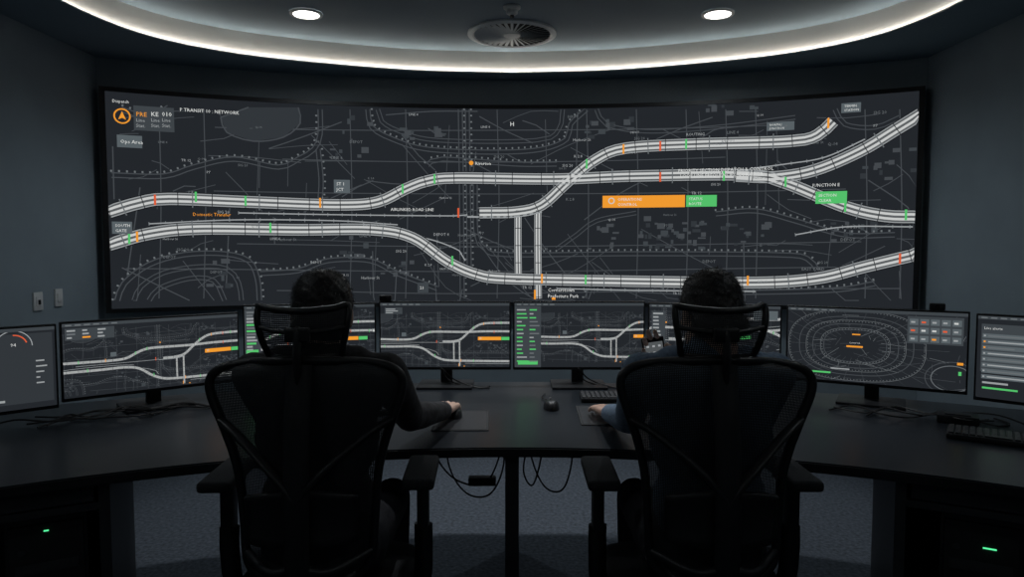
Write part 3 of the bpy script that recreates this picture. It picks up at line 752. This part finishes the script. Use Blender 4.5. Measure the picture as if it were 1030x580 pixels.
def person(x,y,shirt,skin,arms,headrot,seed,hairx=1.0,hoff=(0,0,0)):
    e=empty('seated_man',(x,y,0))
    P=[('e',(0,-.075,.565),(.165,.125,.112),(0,0,0),'t'),('e',(0,-.095,.70),(.155,.108,.14),(0,0,0),'s'),
       ('e',(0,-.095,.88),(.168,.108,.17),(0,0,0),'s'),('e',(0,-.085,.98),(.185,.098,.10),(0,0,0),'s'),
       ('c',(-.168,-.075,1.045),(.168,-.075,1.045),.054,.054,'s'),('c',(-.10,-.075,1.07),(.10,-.075,1.07),.05,.05,'s'),
       ('c',(0,-.075,1.07),(0,-.055,1.095),.066,.058,'s'),('c',(0,-.06,1.06),(hoff[0],-.035,1.15),.054,.052,'k')]
    for s_ in (-1,1):
        P+=[('c',(s_*.09,-.03,.55),(s_*.115,.39,.535),.088,.062,'t'),('c',(s_*.115,.39,.535),(s_*.115,.40,.36),.062,.055,'t'),('c',(s_*.115,.40,.36),(s_*.115,.42,.13),.056,.044,'t'),
            ('c',(s_*.115,.40,.055),(s_*.13,.60,.040),.044,.034,'f'),('c',(s_*.115,.41,.12),(s_*.115,.41,.055),.042,.042,'f'),('c',(s_*.13,.55,.040),(s_*.132,.62,.036),.036,.030,'f')]
    for s_ in (-1,1):
        el,wr=arms[s_][:2]; el=Vector(el)-Vector((x,y,0)); wr=Vector(wr)-Vector((x,y,0)); sh=Vector((s_*.180,-.065,1.04)); 
        m1=sh.lerp(el,.45); P+=[('c',tuple(sh),tuple(m1),.060,.055,'s'),('c',tuple(m1),tuple(el),.054,.047,'s')]
        m2=el.lerp(wr,.35); P+=[('c',tuple(el),tuple(m2),.047,.046,'s'),('c',tuple(m2),tuple(wr),.045,.033,'s')]
        d=(wr-el).normalized(); P.append(('c',tuple(wr-d*.03),tuple(wr-d*.003),.035,.035,'s'))
    remesh('body',P,.009,5,e,{'s':shirt,'t':M_trous,'k':skin,'f':M_shoe})
    for s_ in (-1,1):
        _,wr,fd,bk,curl,th=arms[s_]; wr=Vector(wr)-Vector((x,y,0))
        M=frame(wr+Vector(fd).normalized()*.018,fd,bk); remesh('hand',hand_prims(s_,curl,th),.0026,3,e,{'skin':skin},M)
    # head
    H=Matrix.Translation(Vector((0,-.02,1.195))+Vector(hoff))@Euler(headrot).to_matrix().to_4x4()
    Q=[('e',(0,-.008,.035),(.073,.094,.082),(0,0,0),'k'),('e',(0,.022,-.02),(.060,.070,.085),(0,0,0),'k'),('e',(0,.045,-.068),(.040,.036,.030),(0,0,0),'k'),
       ('c',(-.03,.035,-.06),(.03,.035,-.06),.034,.034,'k'),('c',(0,.092,.012),(0,.108,-.018),.008,.0115,'k'),('c',(-.011,.098,-.022),(.011,.098,-.022),.008,.008,'k'),
       ('c',(-.032,.080,.026),(.032,.080,.026),.010,.010,'k'),('c',(-.018,.088,-.047),(.018,.088,-.047),.006,.006,'l'),('c',(-.014,.086,-.056),(.014,.086,-.056),.007,.007,'l'),
       ('c',(0,-.01,-.03),(0,-.035,-.11),.053,.054,'k')]
    for s_ in (-1,1):
        Q+=[('e',(s_*.075,-.006,-.004),(.008,.019,.031),(0,0,s_*.35),'k'),('e',(s_*.045,.062,-.012),(.02,.02,.016),(0,0,0),'k')]
    lip=mat('lips',(.38,.17,.14),.45,noise=.1)
    remesh('head',Q,.0032,3,e,{'k':skin,'l':lip},H)
    b=MB()
    for s_ in (-1,1):
        b.ell((s_*.031,.078,.008),(.0125,.0125,.0115),M_eye,14,H); b.ell((s_*.031,.0885,.007),(.0055,.0035,.0055),M_iris,12,H)
        b.tube([(s_*.015,.090,.028),(s_*.03,.093,.031),(s_*.045,.084,.027)],.0035,M_hair,n=6,M=H)
    b.obj('eyes',e)
    Hh=[('e',(0,-.016,.046),(.079*hairx,.096,.082),(0,0,0),'h'),('e',(0,-.045,.015),(.074*hairx,.068,.085),(0,0,0),'h'),('e',(0,.03,.085),(.060,.052,.040),(0,0,0),'h'),('c',(-.045,-.06,-.035),(.045,-.06,-.035),.034,.034,'h')]
    for s_ in (-1,1): Hh.append(('e',(s_*.066,.012,.03),(.014,.022,.04),(0,0,0),'h'))
    ho=remesh('hair',Hh,.0035,2,e,{'h':M_hair},H,noise=.0016)
    # strands
    rnd=random.Random(seed); me=ho.data; b=MB(); pol=me.polygons; n=len(pol)
    Hi=H.inverted()
    for i in range(2600):
        p=pol[rnd.randrange(n)]; c=p.center; nn=p.normal; lc=Hi@c
        down=Vector((rnd.gauss(0,.45),rnd.gauss(-.1,.5),rnd.gauss(-.25,.4))); t=(down-nn*down.dot(nn)); 
        if t.length<.05: continue
        t.normalize(); ln=rnd.uniform(.010,.026); k=nn.cross(t)*.0007
        a=c-nn*.002; m=c+t*ln*.55+nn*ln*.22; z=c+t*ln+nn*ln*rnd.uniform(.05,.45)
        b.add([a-k,a+k,m+k*.8,m-k*.8,z],[(0,1,2,3),(3,2,4)],M_hair)
    b.obj('hair_strands',e,smooth=False)
    return e
flat=(.16,.16,.18,.2)
person(-.525,1.95,M_shirtA,M_skin,
  {1:((-.325,2.19,.845),(-.245,2.46,.802),(.12,1.,-.02),(0.05,0,1),(.38,.36,.38,.42),.004),
   -1:((-.745,2.15,.835),(-.62,2.40,.795),(.25,1,-.03),(0,0,1),(.25,.25,.27,.3),.0)},(-.06,0,.06),1,1.03)
FD=Vector((-.50,.12,.80)); BK=(.05,1,-.15); WR=Vector((.512,2.16,.955))
person(.535,1.95,M_shirtB,M_skin2,
  {-1:((.372,2.18,.84),(.348,2.44,.797),(-.15,1.,-.03),(0,0,1),flat,.0),
   1:((.745,2.10,.84),tuple(WR),tuple(FD),BK,(.40,.42,.46,.5),.014)},(-.22,0,.12),2,1.0,(.018,0,0))
# smartphone in hand
Mh=frame(WR+FD.normalized()*.018,FD,BK)
T=Mh@Matrix.Translation((.014,.083,-.022))@Matrix.Rotation(rd(24),4,'Z')
b=MB(); b.box((0,0,0),(.070,.140,.008),M_blk,bev=.0035,seg=3)
E_ph=emat('phone_screen_glow',(.10,.11,.115),.8)
b.box((0,0,-.0045),(.064,.130,.0006),M_dark)
b.box((0,.01,-.005),(.058,.09,.0004),E_ph)
for i in range(4):
    for j in range(3): b.box((-.018+.018*j,.042-i*.02,-.0054),(.008,.006,.0003),D['lite'])
for v in range(len(b.v)): b.v[v]=tuple(T@Vector(b.v[v]))
e=empty('smartphone',(0,0,0)); b.obj('handset',e)
# ------------------------------------------------------------------ world
w=bpy.data.worlds.new('world'); sc.world=w; w.use_nodes=True
w.node_tree.nodes['Background'].inputs[0].default_value=(.5,.6,.7,1); w.node_tree.nodes['Background'].inputs[1].default_value=.02
